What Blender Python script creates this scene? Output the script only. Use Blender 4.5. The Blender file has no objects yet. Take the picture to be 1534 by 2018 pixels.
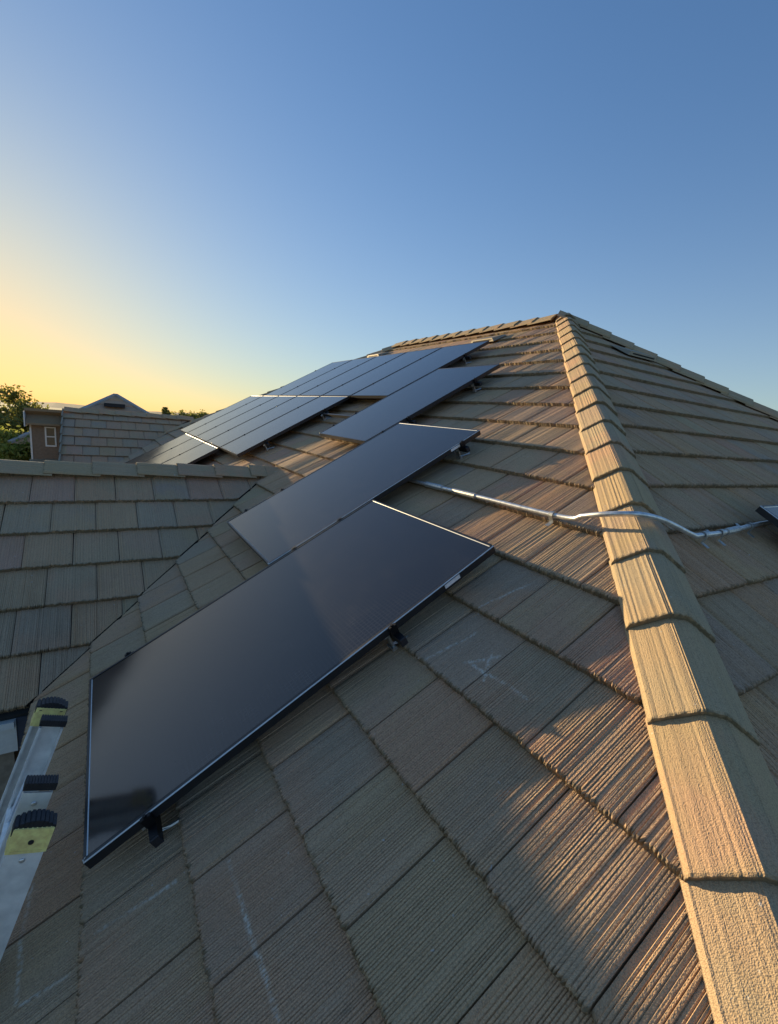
import bpy, bmesh, math, random
from mathutils import Vector, Matrix, noise
R = random.Random(7)
U = 0.34            # one tile course in metres; all lengths below are in courses
T = 0.57684         # roof pitch (rise over run)
CS = 1 / math.sqrt(1 + T * T)
SC = bpy.context.scene
COL = SC.collection
rad = math.radians

# ------------------------------------------------------------------ camera
cam_d = bpy.data.cameras.new('camera')
cam = bpy.data.objects.new('camera', cam_d)
COL.objects.link(cam)
CR = Vector((0.85053404, -0.51883844, 0.08601463))
CD = Vector((-0.02963562, -0.2105732, -0.97712878))
CF = Vector((0.52508435, 0.8285322, -0.19447577))
CP = Vector((-15.87634472, -13.13421778, -4.58068734))
m = Matrix.Identity(4)
for i in range(3):
    m[i][0] = CR[i]; m[i][1] = -CD[i]; m[i][2] = -CF[i]; m[i][3] = CP[i] * U
cam.matrix_world = m
cam_d.sensor_fit = 'VERTICAL'
cam_d.sensor_height = 36.0
cam_d.lens = 908.487 / 2018 * 36.0
cam_d.clip_start = 0.05
cam_d.clip_end = 9000
SC.camera = cam

# ------------------------------------------------------------------ light
SUN_AZ, SUN_EL = 13.0, 5.4          # azimuth from +Y towards -X
SDIR = Vector((-math.sin(rad(SUN_AZ)) * math.cos(rad(SUN_EL)),
               math.cos(rad(SUN_AZ)) * math.cos(rad(SUN_EL)), math.sin(rad(SUN_EL))))
world = bpy.data.worlds.new('World')
SC.world = world
world.use_nodes = True
wn = world.node_tree
wn.nodes.clear()
wo = wn.nodes.new('ShaderNodeOutputWorld')
bg = wn.nodes.new('ShaderNodeBackground')
sky = wn.nodes.new('ShaderNodeTexSky')
sky.sky_type = 'NISHITA'
sky.sun_disc = False
sky.sun_elevation = rad(SUN_EL)
sky.sun_rotation = rad(-SUN_AZ)
sky.altitude = 200
sky.air_density = 1.0
sky.dust_density = 1.1
sky.ozone_density = 1.6
wtc = wn.nodes.new('ShaderNodeTexCoord')
wadd = wn.nodes.new('ShaderNodeVectorMath')
wadd.operation = 'ADD'
wadd.inputs[1].default_value = (0, 0, 0.03)
wn.links.new(wtc.outputs['Generated'], wadd.inputs[0])
wn.links.new(wadd.outputs[0], sky.inputs['Vector'])
bg.inputs['Strength'].default_value = 0.123
def wnode(ty, op=None):
    x = wn.nodes.new(ty)
    if op: x.operation = op
    return x
# the photograph's camera compresses the bright sky near the sun: soft shoulder on the sky's luminance
# colour balance: blue for the open sky, passing to amber where the sky itself is brightest
wl0 = wnode('ShaderNodeVectorMath', 'DOT_PRODUCT'); wl0.inputs[1].default_value = (0.3, 0.6, 0.1)
wn.links.new(sky.outputs[0], wl0.inputs[0])
wq = wnode('ShaderNodeMath', 'POWER'); wn.links.new(wl0.outputs['Value'], wq.inputs[0]); wq.inputs[1].default_value = 2.0
wq1 = wnode('ShaderNodeMath', 'ADD'); wn.links.new(wq.outputs[0], wq1.inputs[0]); wq1.inputs[1].default_value = 420.0
wq2 = wnode('ShaderNodeMath', 'DIVIDE'); wn.links.new(wq.outputs[0], wq2.inputs[0]); wn.links.new(wq1.outputs[0], wq2.inputs[1])
wmx = wn.nodes.new('ShaderNodeMix'); wmx.data_type = 'RGBA'
wn.links.new(wq2.outputs[0], wmx.inputs[0])
wmx.inputs[6].default_value = (0.72, 0.98, 1.36, 1); wmx.inputs[7].default_value = (0.98, 0.80, 0.62, 1)
wt = wnode('ShaderNodeVectorMath', 'MULTIPLY'); wn.links.new(wmx.outputs[2], wt.inputs[1])
wn.links.new(sky.outputs[0], wt.inputs[0])
wl = wnode('ShaderNodeVectorMath', 'DOT_PRODUCT'); wl.inputs[1].default_value = (0.3, 0.6, 0.1)
wn.links.new(wt.outputs[0], wl.inputs[0])
wm = wnode('ShaderNodeMath', 'MULTIPLY_ADD'); wm.inputs[1].default_value = 0.36; wm.inputs[2].default_value = 1.0
wn.links.new(wl.outputs['Value'], wm.inputs[0])
wd = wnode('ShaderNodeMath', 'DIVIDE'); wd.inputs[0].default_value = 1.0
wn.links.new(wm.outputs[0], wd.inputs[1])
ws = wnode('ShaderNodeVectorMath', 'SCALE')
wn.links.new(wt.outputs[0], ws.inputs[0]); wn.links.new(wd.outputs[0], ws.inputs['Scale'])
# pale multiple-scattered light towards the horizon, the same all the way round
wsp = wnode('ShaderNodeSeparateXYZ'); wn.links.new(wtc.outputs['Generated'], wsp.inputs[0])
wz = wnode('ShaderNodeMath', 'ABSOLUTE'); wn.links.new(wsp.outputs['Z'], wz.inputs[0])
wi = wnode('ShaderNodeMath', 'SUBTRACT'); wi.inputs[0].default_value = 1.0; wn.links.new(wz.outputs[0], wi.inputs[1])
wp = wnode('ShaderNodeMath', 'POWER'); wn.links.new(wi.outputs[0], wp.inputs[0]); wp.inputs[1].default_value = 4.5
wh = wnode('ShaderNodeVectorMath', 'SCALE'); wh.inputs[0].default_value = (0.85, 0.76, 0.56)
wn.links.new(wp.outputs[0], wh.inputs['Scale'])
wa = wnode('ShaderNodeVectorMath', 'ADD'); wn.links.new(ws.outputs[0], wa.inputs[0]); wn.links.new(wh.outputs[0], wa.inputs[1])
wn.links.new(wa.outputs[0], bg.inputs['Color'])
wn.links.new(bg.outputs[0], wo.inputs['Surface'])
sl = bpy.data.lights.new('sun', 'SUN')
sl.energy = 3.4
sl.angle = rad(0.6)
sl.color = (1.0, 0.78, 0.45)
sun = bpy.data.objects.new('sun', sl)
COL.objects.link(sun)
sun.rotation_euler = SDIR.to_track_quat('Z', 'Y').to_euler()
SC.view_settings.view_transform = 'Standard'
SC.view_settings.look = 'None'
SC.view_settings.exposure = 1.3
SC.view_settings.gamma = 1.0
SC.view_settings.use_curve_mapping = False
SC.cycles.max_bounces = 6
SC.cycles.diffuse_bounces = 3
SC.cycles.glossy_bounces = 4

# ------------------------------------------------------------------ materials
class NT:
    def __init__(s, name):
        s.m = bpy.data.materials.new(name); s.m.use_nodes = True
        s.t = s.m.node_tree; s.t.nodes.clear()
        s.out = s.t.nodes.new('ShaderNodeOutputMaterial')
        s.b = s.n('ShaderNodeBsdfPrincipled')
        s.l(s.b.outputs[0], s.out.inputs[0])
    def n(s, ty, **k):
        x = s.t.nodes.new(ty)
        for a, v in k.items(): setattr(x, a, v)
        return x
    def l(s, a, b): s.t.links.new(a, b)
    def put(s, x, i, v):
        if isinstance(v, bpy.types.NodeSocket): s.l(v, x.inputs[i])
        elif v is not None: x.inputs[i].default_value = v
    def math(s, op, a, b=None, c=None, clamp=False):
        x = s.n('ShaderNodeMath', operation=op, use_clamp=clamp)
        s.put(x, 0, a); s.put(x, 1, b); s.put(x, 2, c)
        return x.outputs[0]
    def vec(s, op, a, b=None, out=0, scale=None):
        x = s.n('ShaderNodeVectorMath', operation=op)
        s.put(x, 0, a); s.put(x, 1, b)
        if scale is not None: s.put(x, 3, scale)
        return x.outputs[out]
    def mix(s, f, a, b, blend='MIX'):
        x = s.n('ShaderNodeMix', data_type='RGBA', blend_type=blend)
        s.put(x, 0, f); s.put(x, 6, a); s.put(x, 7, b)
        return x.outputs[2]
    def noise(s, v, scale, detail=3, rough=.5):
        x = s.n('ShaderNodeTexNoise'); s.put(x, 'Vector', v)
        x.inputs['Scale'].default_value = scale; x.inputs['Detail'].default_value = detail
        x.inputs['Roughness'].default_value = rough
        return x.outputs[0]
    def ramp(s, f, stops, interp='LINEAR'):
        x = s.n('ShaderNodeValToRGB'); x.color_ramp.interpolation = interp
        e = x.color_ramp.elements
        while len(e) < len(stops): e.new(0.5)
        for q, (p, c) in zip(e, stops):
            q.position = p; q.color = (c[0], c[1], c[2], 1) if isinstance(c, tuple) else (c, c, c, 1)
        s.put(x, 0, f)
        return x.outputs[0]
    def rng(s, v, a, b, c, d):
        x = s.n('ShaderNodeMapRange'); s.put(x, 0, v)
        for i, q in enumerate((a, b, c, d)): x.inputs[i + 1].default_value = q
        return x.outputs[0]

def flat(name, col, rough=.6, metal=0.0, nz=0.12, scale=40, bump=0.0):
    k = NT(name)
    tc = k.n('ShaderNodeTexCoord').outputs['Object']
    n = k.noise(tc, scale, 4)
    c = k.mix(k.rng(n, .3, .7, 0, 1), tuple(x * (1 - nz) for x in col) + (1,), tuple(min(1, x * (1 + nz)) for x in col) + (1,))
    k.l(c, k.b.inputs['Base Color'])
    k.b.inputs['Roughness'].default_value = rough
    k.b.inputs['Metallic'].default_value = metal
    if bump:
        bp = k.n('ShaderNodeBump'); bp.inputs['Strength'].default_value = bump; bp.inputs['Distance'].default_value = .01
        k.l(n, bp.inputs['Height']); k.l(bp.outputs[0], k.b.inputs['Normal'])
    return k.m

CHALK = [((-11.817, -9.09), (-11.17, -9.28)), ((-12.684, -9.2), (-12.066, -9.34)), ((-12.406, -9.63), (-12.358, -10.44)),
         ((-12.431, -9.61), (-12.156, -9.83)), ((-14.999, -9.51), (-14.982, -10.29)), ((-14.982, -10.29), (-14.957, -10.85)),
         ((-16.049, -9.16), (-15.418, -9.25)), ((-16.632, -8.05), (-16.665, -8.62)), ((-16.665, -8.62), (-16.623, -9.18)),
         ((-16.587, -9.22), (-16.254, -9.27)), ((-12.20, -9.75), (-12.47, -9.95))]

def tile_mat(name, joined, hue=0.0, cap=False):
    k = NT(name)
    tc = k.n('ShaderNodeAttribute', attribute_name='tcoord').outputs['Vector']
    if joined:
        rnd = k.n('ShaderNodeAttribute', attribute_name='trand').outputs['Fac']
    else:
        rnd = k.n('ShaderNodeObjectInfo').outputs['Random']
    off = k.n('ShaderNodeCombineXYZ'); k.l(k.math('MULTIPLY', rnd, 91.7), off.inputs[0]); k.l(k.math('MULTIPLY', rnd, 37.3), off.inputs[1])
    tv = k.vec('ADD', tc, off.outputs[0])
    if cap:
        base = k.ramp(rnd, [(0, (.54, .40, .23)), (.35, (.52, .39, .24)), (.65, (.50, .385, .24)), (1, (.56, .40, .22))])
    else:
        base = k.ramp(rnd, [(0, (0.623, 0.411, 0.233)), (.14, (0.530, 0.390, 0.256)), (.28, (0.640, 0.405, 0.223)), (.42, (0.612, 0.366, 0.242)),
                            (.55, (0.565, 0.405, 0.233)), (.66, (0.640, 0.386, 0.223)), (.78, (0.496, 0.366, 0.260)), (.9, (0.634, 0.411, 0.223)), (1, (0.640, 0.390, 0.223))])
    r2 = k.math('FRACT', k.math('MULTIPLY', rnd, 13.37))
    second = k.ramp(r2, [(0, (0.519, 0.370, 0.260)), (.3, (0.577, 0.405, 0.223)), (.6, (0.640, 0.386, 0.233)), (1, (0.577, 0.370, 0.242))])
    big = k.noise(tv, 1.1, 3)
    c = k.mix(k.rng(big, .42, .62, 0, .75), base, second)
    # streaks along the water course
    st = k.n('ShaderNodeMapping'); st.inputs['Scale'].default_value = (34, .35, 1) if not cap else (30, .25, 1)
    k.l(tv, st.inputs[0])
    streak = k.noise(st.outputs[0], 1.0, 3)
    c = k.mix(k.rng(streak, .35, .7, 0, .55), c, k.mix(1.0, c, (.84, .83, .81, 1), 'MULTIPLY'))
    # coarse sand in the concrete
    sand = k.noise(tv, 80 if not cap else 125, 3, .75)
    c = k.mix(k.rng(sand, .53, .68, 0, .6), c, k.mix(1.0, c, (1.35, 1.32, 1.28, 1), 'MULTIPLY'))
    c = k.mix(k.rng(sand, .47, .30, 0, .75), c, k.mix(1.0, c, (.72, .72, .72, 1), 'MULTIPLY'))
    speck = k.noise(tv, 17, 1)
    vo = k.n('ShaderNodeTexVoronoi'); vo.inputs['Scale'].default_value = 90 if not cap else 110; k.l(tv, vo.inputs['Vector'])
    peb = vo.outputs['Distance']
    c = k.mix(k.rng(peb, .4, .8, 0, .6), c, k.mix(1.0, c, (.60, .58, .56, 1), 'MULTIPLY'))
    c = k.mix(k.rng(speck, .76, .80, 0, .5), c, (.62, .62, .60, 1))
    # old rain stains crossing several tiles, and paler worn patches
    wp = k.n('ShaderNodeNewGeometry').outputs['Position']
    stain = k.noise(wp, 1.3, 5, .62)
    c = k.mix(k.rng(stain, .54, .74, 0, .5), c, k.mix(1.0, c, (.70, .68, .62, 1), 'MULTIPLY'))
    c = k.mix(k.rng(stain, .44, .26, 0, .5), c, k.mix(1.0, c, (1.22, 1.20, 1.17, 1), 'MULTIPLY'))
    blot = k.noise(tv, 7.5, 4, .7)
    c = k.mix(k.rng(blot, .64, .72, 0, .45), c, (.20, .17, .115, 1))
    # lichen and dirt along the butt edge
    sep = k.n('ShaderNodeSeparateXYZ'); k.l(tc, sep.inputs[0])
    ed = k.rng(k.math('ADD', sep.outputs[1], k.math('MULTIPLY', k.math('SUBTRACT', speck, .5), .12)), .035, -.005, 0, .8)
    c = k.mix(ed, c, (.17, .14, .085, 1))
    if not cap:
        pos = k.vec('SCALE', k.n('ShaderNodeNewGeometry').outputs['Position'], scale=1 / U)
        flatp = k.vec('MULTIPLY', pos, (1, 1, 0))
        wob = k.n('ShaderNodeTexNoise'); wob.inputs['Scale'].default_value = 3.0; k.l(flatp, wob.inputs['Vector'])
        w2 = k.vec('SCALE', k.vec('SUBTRACT', wob.outputs['Color'], (.5, .5, .5)), scale=.06)
        fp = k.vec('MULTIPLY', k.vec('ADD', flatp, w2), (1, 1, 0))
        dm = None
        for (a, b) in CHALK:
            av = Vector((a[0], a[1], 0)); bv = Vector((b[0], b[1], 0)); ba = bv - av
            pa = k.vec('SUBTRACT', fp, tuple(av))
            h = k.math('MULTIPLY', k.vec('DOT_PRODUCT', pa, tuple(ba), out=1), 1 / ba.length_squared, clamp=True)
            q = k.vec('SCALE', tuple(ba), scale=h)
            d = k.vec('LENGTH', k.vec('SUBTRACT', pa, q), out=1)
            dm = d if dm is None else k.math('MINIMUM', dm, d)
        cm = k.math('MULTIPLY', k.rng(dm, .028, .006, 0, .75), k.math('MULTIPLY', k.rng(k.noise(fp, 30, 2), .4, .62, .1, 1), k.rng(k.noise(fp, 2.5, 2), .35, .6, .25, 1)))
        c = k.mix(cm, c, (.80, .74, .62, 1))
    k.l(c, k.b.inputs['Base Color'])
    k.b.inputs['Roughness'].default_value = .92
    k.b.inputs['Specular IOR Level'].default_value = .25
    bp = k.n('ShaderNodeBump'); bp.inputs['Strength'].default_value = .9; bp.inputs['Distance'].default_value = .0018 if not cap else .0016
    k.l(k.math('SUBTRACT', k.math('MULTIPLY', sand, .5), peb), bp.inputs['Height'])
    b2 = k.n('ShaderNodeBump'); b2.inputs['Strength'].default_value = .5 if not cap else .6; b2.inputs['Distance'].default_value = .004
    fine = k.n('ShaderNodeMapping'); fine.inputs['Scale'].default_value = (70, .6, 1) if not cap else (44, .4, 1)
    k.l(tv, fine.inputs[0])
    k.l(k.noise(fine.outputs[0], 1.0, 2), b2.inputs['Height'])
    k.l(bp.outputs[0], b2.inputs['Normal'])
    k.l(b2.outputs[0], k.b.inputs['Normal'])
    return k.m

M = {}
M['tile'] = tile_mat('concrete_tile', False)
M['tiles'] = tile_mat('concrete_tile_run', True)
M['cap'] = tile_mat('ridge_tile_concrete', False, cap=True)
M['deck'] = flat('roof_underlay', (.03, .03, .03), .9)
M['black'] = flat('black_anodised_frame', (.018, .018, .02), .35, 0.0)
M['edge'] = flat('painted_edge_glint', (.70, .69, .66), .35, .3)  # pale colour stands in for sky reflected along the black frame edge
M['rail'] = flat('black_rail', (.02, .02, .022), .4, .7)
M['rubber'] = flat('black_rubber', (.018, .018, .022), .55, bump=.3)
M['yellow'] = flat('yellow_moulded_plastic', (.95, .74, .27), .5, nz=.2, scale=60)
M['alu'] = flat('mill_aluminium', (.78, .78, .75), .45, .25, nz=.15, scale=25)
M['steel'] = flat('galvanised_conduit', (.66, .66, .65), .40, .75, nz=.22, scale=45)
M['steel_dull'] = flat('galvanised_strap', (.5, .5, .48), .45, .85, nz=.2, scale=80)
M['label'] = flat('white_label', (.75, .75, .75), .6)
M['white'] = flat('white_paint', (.74, .73, .68), .55, nz=.05)
M['stucco'] = flat('tan_stucco', (.30, .25, .19), .9, nz=.2, scale=30, bump=.4)
M['brownwall'] = flat('brown_stucco', (.24, .175, .12), .9, nz=.12, scale=20)
M['dark'] = flat('dark_opening', (.015, .015, .018), .7)
M['bark'] = flat('bark', (.09, .065, .045), .9, nz=.3, scale=15)
M['vent'] = flat('painted_metal_vent', (.34, .27, .18), .6, .2)

def glass_pv():
    k = NT('solar_cell_glass')
    uv = k.n('ShaderNodeAttribute', attribute_name='tcoord').outputs['Vector']   # in courses, panel local
    sep = k.n('ShaderNodeSeparateXYZ'); k.l(uv, sep.inputs[0])
    def lines(v, n, w):
        f = k.math('FRACT', k.math('MULTIPLY', v, n))
        d = k.math('ABSOLUTE', k.math('SUBTRACT', f, .5))
        return k.rng(d, .5 - w, .5 - w * .5, 0, 1)
    cell = k.math('MAXIMUM', lines(sep.outputs[0], 6, .018), lines(sep.outputs[1], 20, .03))
    bus = k.math('MAXIMUM', lines(sep.outputs[0], 60, .16), lines(sep.outputs[1], 100, .12))
    c = k.mix(k.math('MULTIPLY', bus, .8), (.008, .007, .009, 1), (.034, .032, .033, 1))
    c = k.mix(k.math('MULTIPLY', cell, .7), c, (.022, .022, .026, 1))
    obj = k.n('ShaderNodeTexCoord').outputs['Object']
    dust = k.noise(obj, 6, 5, .7)
    c = k.mix(k.rng(dust, .5, .85, 0, .07), c, (.22, .20, .18, 1))
    k.l(c, k.b.inputs['Base Color'])
    k.b.inputs['IOR'].default_value = 1.82
    k.b.inputs['Specular Tint'].default_value = (1.0, .87, .76, 1)   # anti-reflective coating
    k.l(k.rng(k.noise(obj, 3, 3), .3, .7, .10, .15), k.b.inputs['Roughness'])
    bp = k.n('ShaderNodeBump'); bp.inputs['Strength'].default_value = .06; bp.inputs['Distance'].default_value = .002
    k.l(k.noise(obj, 2.2, 2), bp.inputs['Height']); k.l(bp.outputs[0], k.b.inputs['Normal'])
    # fine texture and dust of the solar glass scatter the low sun around its mirror direction
    b2 = k.n('ShaderNodeBsdfPrincipled'); k.l(c, b2.inputs['Base Color']); b2.inputs['IOR'].default_value = 1.6
    k.l(k.rng(dust, .3, .7, .36, .44), b2.inputs['Roughness'])
    mx = k.n('ShaderNodeMixShader'); mx.inputs[0].default_value = .06
    k.l(k.b.outputs[0], mx.inputs[1]); k.l(b2.outputs[0], mx.inputs[2]); k.l(mx.outputs[0], k.out.inputs[0])
    return k.m
M['pv'] = glass_pv()

def window_glass():
    k = NT('window_glass')
    k.b.inputs['Base Color'].default_value = (.10, .11, .09, 1); k.b.inputs['Roughness'].default_value = .08
    return k.m
M['pane'] = window_glass()

def leaf_mat(name, c1, c2, c3):
    k = NT(name)
    g = k.n('ShaderNodeNewGeometry')
    r = g.outputs['Random Per Island']
    c = k.ramp(r, [(0, c1), (.5, c2), (1, c3)])
    k.l(c, k.b.inputs['Base Color']); k.b.inputs['Roughness'].default_value = .6
    tr = k.n('ShaderNodeBsdfTranslucent'); k.l(c, tr.inputs[0])
    mx = k.n('ShaderNodeMixShader'); mx.inputs[0].default_value = .6
    k.l(k.b.outputs[0], mx.inputs[1]); k.l(tr.outputs[0], mx.inputs[2]); k.l(mx.outputs[0], k.out.inputs[0])
    return k.m
M['leaf_dark'] = leaf_mat('leaves_dark', (.16, .17, .04), (.24, .24, .06), (.34, .31, .09))
M['leaf_light'] = leaf_mat('leaves_light', (.20, .24, .04), (.28, .31, .06), (.36, .35, .10))

def ground_mat():
    k = NT('ground_earth_and_grass')
    p = k.n('ShaderNodeTexCoord').outputs['Object']
    n = k.noise(p, .05, 6)
    n2 = k.noise(p, 1.2, 5)
    c = k.ramp(n, [(.35, (.07, .08, .035)), (.5, (.13, .11, .06)), (.65, (.20, .17, .11))])
    c = k.mix(k.rng(n2, .3, .7, 0, .4), c, (.05, .06, .03, 1))
    k.l(c, k.b.inputs['Base Color']); k.b.inputs['Roughness'].default_value = .95
    return k.m
M['ground'] = ground_mat()
M['hill'] = flat('far_hill_scrub', (.20, .17, .12), .95, nz=.25, scale=.01)

# ------------------------------------------------------------------ object helpers
def new_obj(name, bm, mat, parent=None, smooth=False):
    me = bpy.data.meshes.new(name)
    bm.to_mesh(me); bm.free()
    me.transform(Matrix.Scale(U, 4))
    me.materials.append(mat)
    if smooth:
        for p in me.polygons: p.use_smooth = True
    o = bpy.data.objects.new(name, me)
    COL.objects.link(o)
    if parent: o.parent = parent
    return o
def link_mesh(name, me, parent=None):
    o = bpy.data.objects.new(name, me); COL.objects.link(o)
    if parent: o.parent = parent
    return o
def empty(name, mat=None, parent=None):
    o = bpy.data.objects.new(name, None); COL.objects.link(o)
    o.empty_display_size = .2
    if parent: o.parent = parent
    if mat is not None: o.matrix_local = mat
    return o
def tag(o, label=None, cat=None, group=None, kind=None):
    if label: o['label'] = label
    if cat: o['category'] = cat
    if group: o['group'] = group
    if kind: o['kind'] = kind
    return o
def frame(origin, x, y, z):
    mm = Matrix.Identity(4)
    for i in range(3):
        mm[i][0] = x[i]; mm[i][1] = y[i]; mm[i][2] = z[i]; mm[i][3] = origin[i] * U
    return mm
def box(bm, x0, x1, y0, y1, z0, z1, mt=None):
    vs = [bm.verts.new((x, y, z)) for x in (x0, x1) for y in (y0, y1) for z in (z0, z1)]
    for f in ((0, 1, 3, 2), (4, 6, 7, 5), (0, 4, 5, 1), (2, 3, 7, 6), (0, 2, 6, 4), (1, 5, 7, 3)):
        bm.faces.new([vs[i] for i in f])
    if mt is not None: bmesh.ops.transform(bm, matrix=mt, verts=vs)
    return vs
def bevel(bm, w, seg=1):
    bmesh.ops.bevel(bm, geom=list(bm.edges), offset=w, segments=seg, affect='EDGES', clamp_overlap=True)
def poly(bm, pts):
    return bm.faces.new([bm.verts.new(p) for p in pts])
def tube(bm, pts, r, n=10, cap=True):
    rings = []
    for i, p in enumerate(pts):
        p = Vector(p)
        a = Vector(pts[max(i - 1, 0)]); b = Vector(pts[min(i + 1, len(pts) - 1)])
        d = (b - a).normalized()
        q = d.to_track_quat('Z', 'Y')
        rr = r[i] if isinstance(r, (list, tuple)) else r
        rings.append([bm.verts.new(p + q @ Vector((math.cos(2 * math.pi * k / n) * rr, math.sin(2 * math.pi * k / n) * rr, 0))) for k in range(n)])
    # keep rings from twisting: match nearest start vertex
    for i in range(1, len(rings)):
        best = min(range(n), key=lambda s: (rings[i][s].co - rings[i - 1][0].co).length)
        rings[i] = rings[i][best:] + rings[i][:best]
        for k in range(n):
            bm.faces.new((rings[i - 1][k], rings[i - 1][(k + 1) % n], rings[i][(k + 1) % n], rings[i][k]))
    if cap:
        bm.faces.new(rings[0][::-1]); bm.faces.new(rings[-1])

# slope frames: local x along the course, y up the slope, z out of the roof
UA = Vector((CS, 0, CS * T)); NA = Vector((-CS * T, 0, CS)); XA = Vector((0, -1, 0))
UB = Vector((0, CS, CS * T)); NB = Vector((0, -CS * T, CS)); XB = Vector((1, 0, 0))
FA = frame((0, 0, 0), XA, UA, NA)
FB = frame((0, 0, 0), XB, UB, NB)
YC, ZC = 0.4477, -7.2069                # a point of the wing's slope
C0 = Vector((0, YC, ZC))
FC = frame(C0, XB, UB, NB)
YRC = 1.63; ZRC = ZC + T * (YRC - YC)   # wing ridge
CVAL = -YC + ZC / T                     # valley: x = y + CVAL
RY = 12.6                               # far end of the main ridge
DC = -36.0                              # far wing plane z = T*(y+DC)
ZRD = -5.75; YRD = ZRD / T - DC
EAVE = 19.68

# ------------------------------------------------------------------ tiles
TW = 0.894
def tile_bm(seed, ribs=22, w=TW - .014, length=1.17, jag=.020, amp=.0072, strip=True, lod=0):
    r = random.Random(seed)
    xs, zs = [], []
    x0 = -w / 2
    if strip:
        xs += [x0, x0 + .045]; zs += [-.022, -.022]
        x0 += .05
    n = ribs
    ws = [r.uniform(.7, 1.3) for _ in range(n)]
    tot = sum(ws); span = w / 2 - x0 - .012
    x = x0
    und = r.uniform(0, 6.28)
    for i, q in enumerate(ws):
        q = q / tot * span
        hgt = amp * r.uniform(.0, 1.0) + .0012 * math.sin(und + i * .55)
        gro = -amp * r.uniform(.6, 1.25)
        if lod:
            xs += [x, x + q * .5]; zs += [gro, hgt]
        else:
            xs += [x, x + q * .2, x + q * .72]; zs += [gro, hgt, hgt * .8 + r.uniform(-.003, .003)]
        x += q
    xs += [w / 2 - .012, w / 2]; zs += [-.012, -.014]
    drop = .082
    rows = [(-1, -.080), (0, -.016), (.02, 0.0), (.5, 0), (length, 0)]
    if lod: rows = [(-1, -.080), (0, 0), (length, 0)]
    bm = bmesh.new()
    tcl = bm.verts.layers.float_vector.new('tcoord')
    grid = []
    jg = [r.uniform(-1, .6) * jag + (.012 if z < -.004 else 0) for z in zs]
    if len(xs) > 24 and r.random() < .35:          # a chipped bit of the butt edge
        q0 = r.randrange(4, len(xs) - 12); dep = r.uniform(.02, .045); nn = r.randrange(3, 9)
        for q in range(q0, min(len(xs) - 2, q0 + nn)): jg[q] += dep * math.sin(math.pi * (q - q0 + .5) / nn)
    wob = [[r.uniform(-.0010, .0010) for _ in xs] for _ in rows]
    for j, (y, dz) in enumerate(rows):
        line = []
        for i, x in enumerate(xs):
            if y == -1:
                v = bm.verts.new((x, jg[i] * .6, -.080)); t = (x, jg[i] * .6 - .02, -.08)
            elif j == 1:
                v = bm.verts.new((x, jg[i], zs[i] + dz)); t = (x, jg[i] * .5, 0)
            else:
                v = bm.verts.new((x, y + (jg[i] if y < .1 else 0), zs[i] + wob[j][i] - drop * max(0, y))); t = (x, y, 0)
            v[tcl] = t; line.append(v)
        grid.append(line)
    for a, b in zip(grid, grid[1:]):
        for i in range(len(xs) - 1):
            bm.faces.new((a[i], a[i + 1], b[i + 1], b[i]))
    # sides
    for idx in (0, len(xs) - 1):
        x = xs[idx]
        top = [g[idx] for g in grid]
        e = bm.verts.new((x, length, -.080 - drop * length)); e[tcl] = (x, length, -.1)
        f = top + [e]
        bm.faces.new(f if idx else f[::-1])
    return bm
def tile_mesh(seed, **k):
    bm = tile_bm(seed, **k); me = bpy.data.meshes.new('tile'); bm.to_mesh(me); bm.free()
    me.transform(Matrix.Scale(U, 4)); me.materials.append(M['tile'])
    return me
NEAR = [tile_mesh(100 + i, ribs=30 + i % 5) for i in range(10)]
HALF = [tile_mesh(200 + i, ribs=26 + i % 3, amp=.005) for i in range(8)]
MID = [tile_mesh(300 + i, ribs=16, amp=.004, lod=1) for i in range(6)]

def project(p):
    d = Vector(p) - CP
    z = d.dot(CF)
    if z <= .05: return None
    return 767 + 908.487 * d.dot(CR) / z, 1009 + 908.487 * d.dot(CD) / z, z

class Slope:
    """collects tile placements on one slope"""
    def __init__(s, fr, origin, x, u, n, clips):
        s.fr, s.o, s.x, s.u, s.n, s.clips = fr, Vector(origin), x, u, n, clips
        s.items = []
    def world(s, lx, ly, lz=0): return s.o + s.x * lx + s.u * ly + s.n * lz
    def add(s, lx, ly):
        cor = [s.world(lx + a, ly + b) for a in (-TW / 2, TW / 2) for b in (-.02, 1.0)]
        st = 0; cuts = []
        for (f, keep) in s.clips:
            ins = [f(c) for c in cor]
            if all(v < 0 for v in ins): return
            if any(v < 0 for v in ins) or min(ins) < .25: cuts.append(keep)
        pr = [project(c) for c in cor]
        area = 0
        if all(pr):
            vx = [p[0] for p in pr]; vy = [p[1] for p in pr]
            if max(vx) > 0 and min(vx) < 1534 and max(vy) > 0 and min(vy) < 2018:
                (ax, ay, _), (bx, by, _), (cx, cy, _), (dx, dy, _) = pr
                ar = abs((bx - ax) * (cy - ay) - (cx - ax) * (by - ay)) / 2 + abs((bx - dx) * (cy - dy) - (cx - dx) * (by - dy)) / 2
                area = ar
        elif any(pr): area = 3000
        facing = (CP - s.world(lx, ly)).dot(s.n) > 0
        if not facing: area = 0
        s.items.append([area, lx, ly, cuts, (pr[0][2] if pr[0] else 1)])

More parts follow.
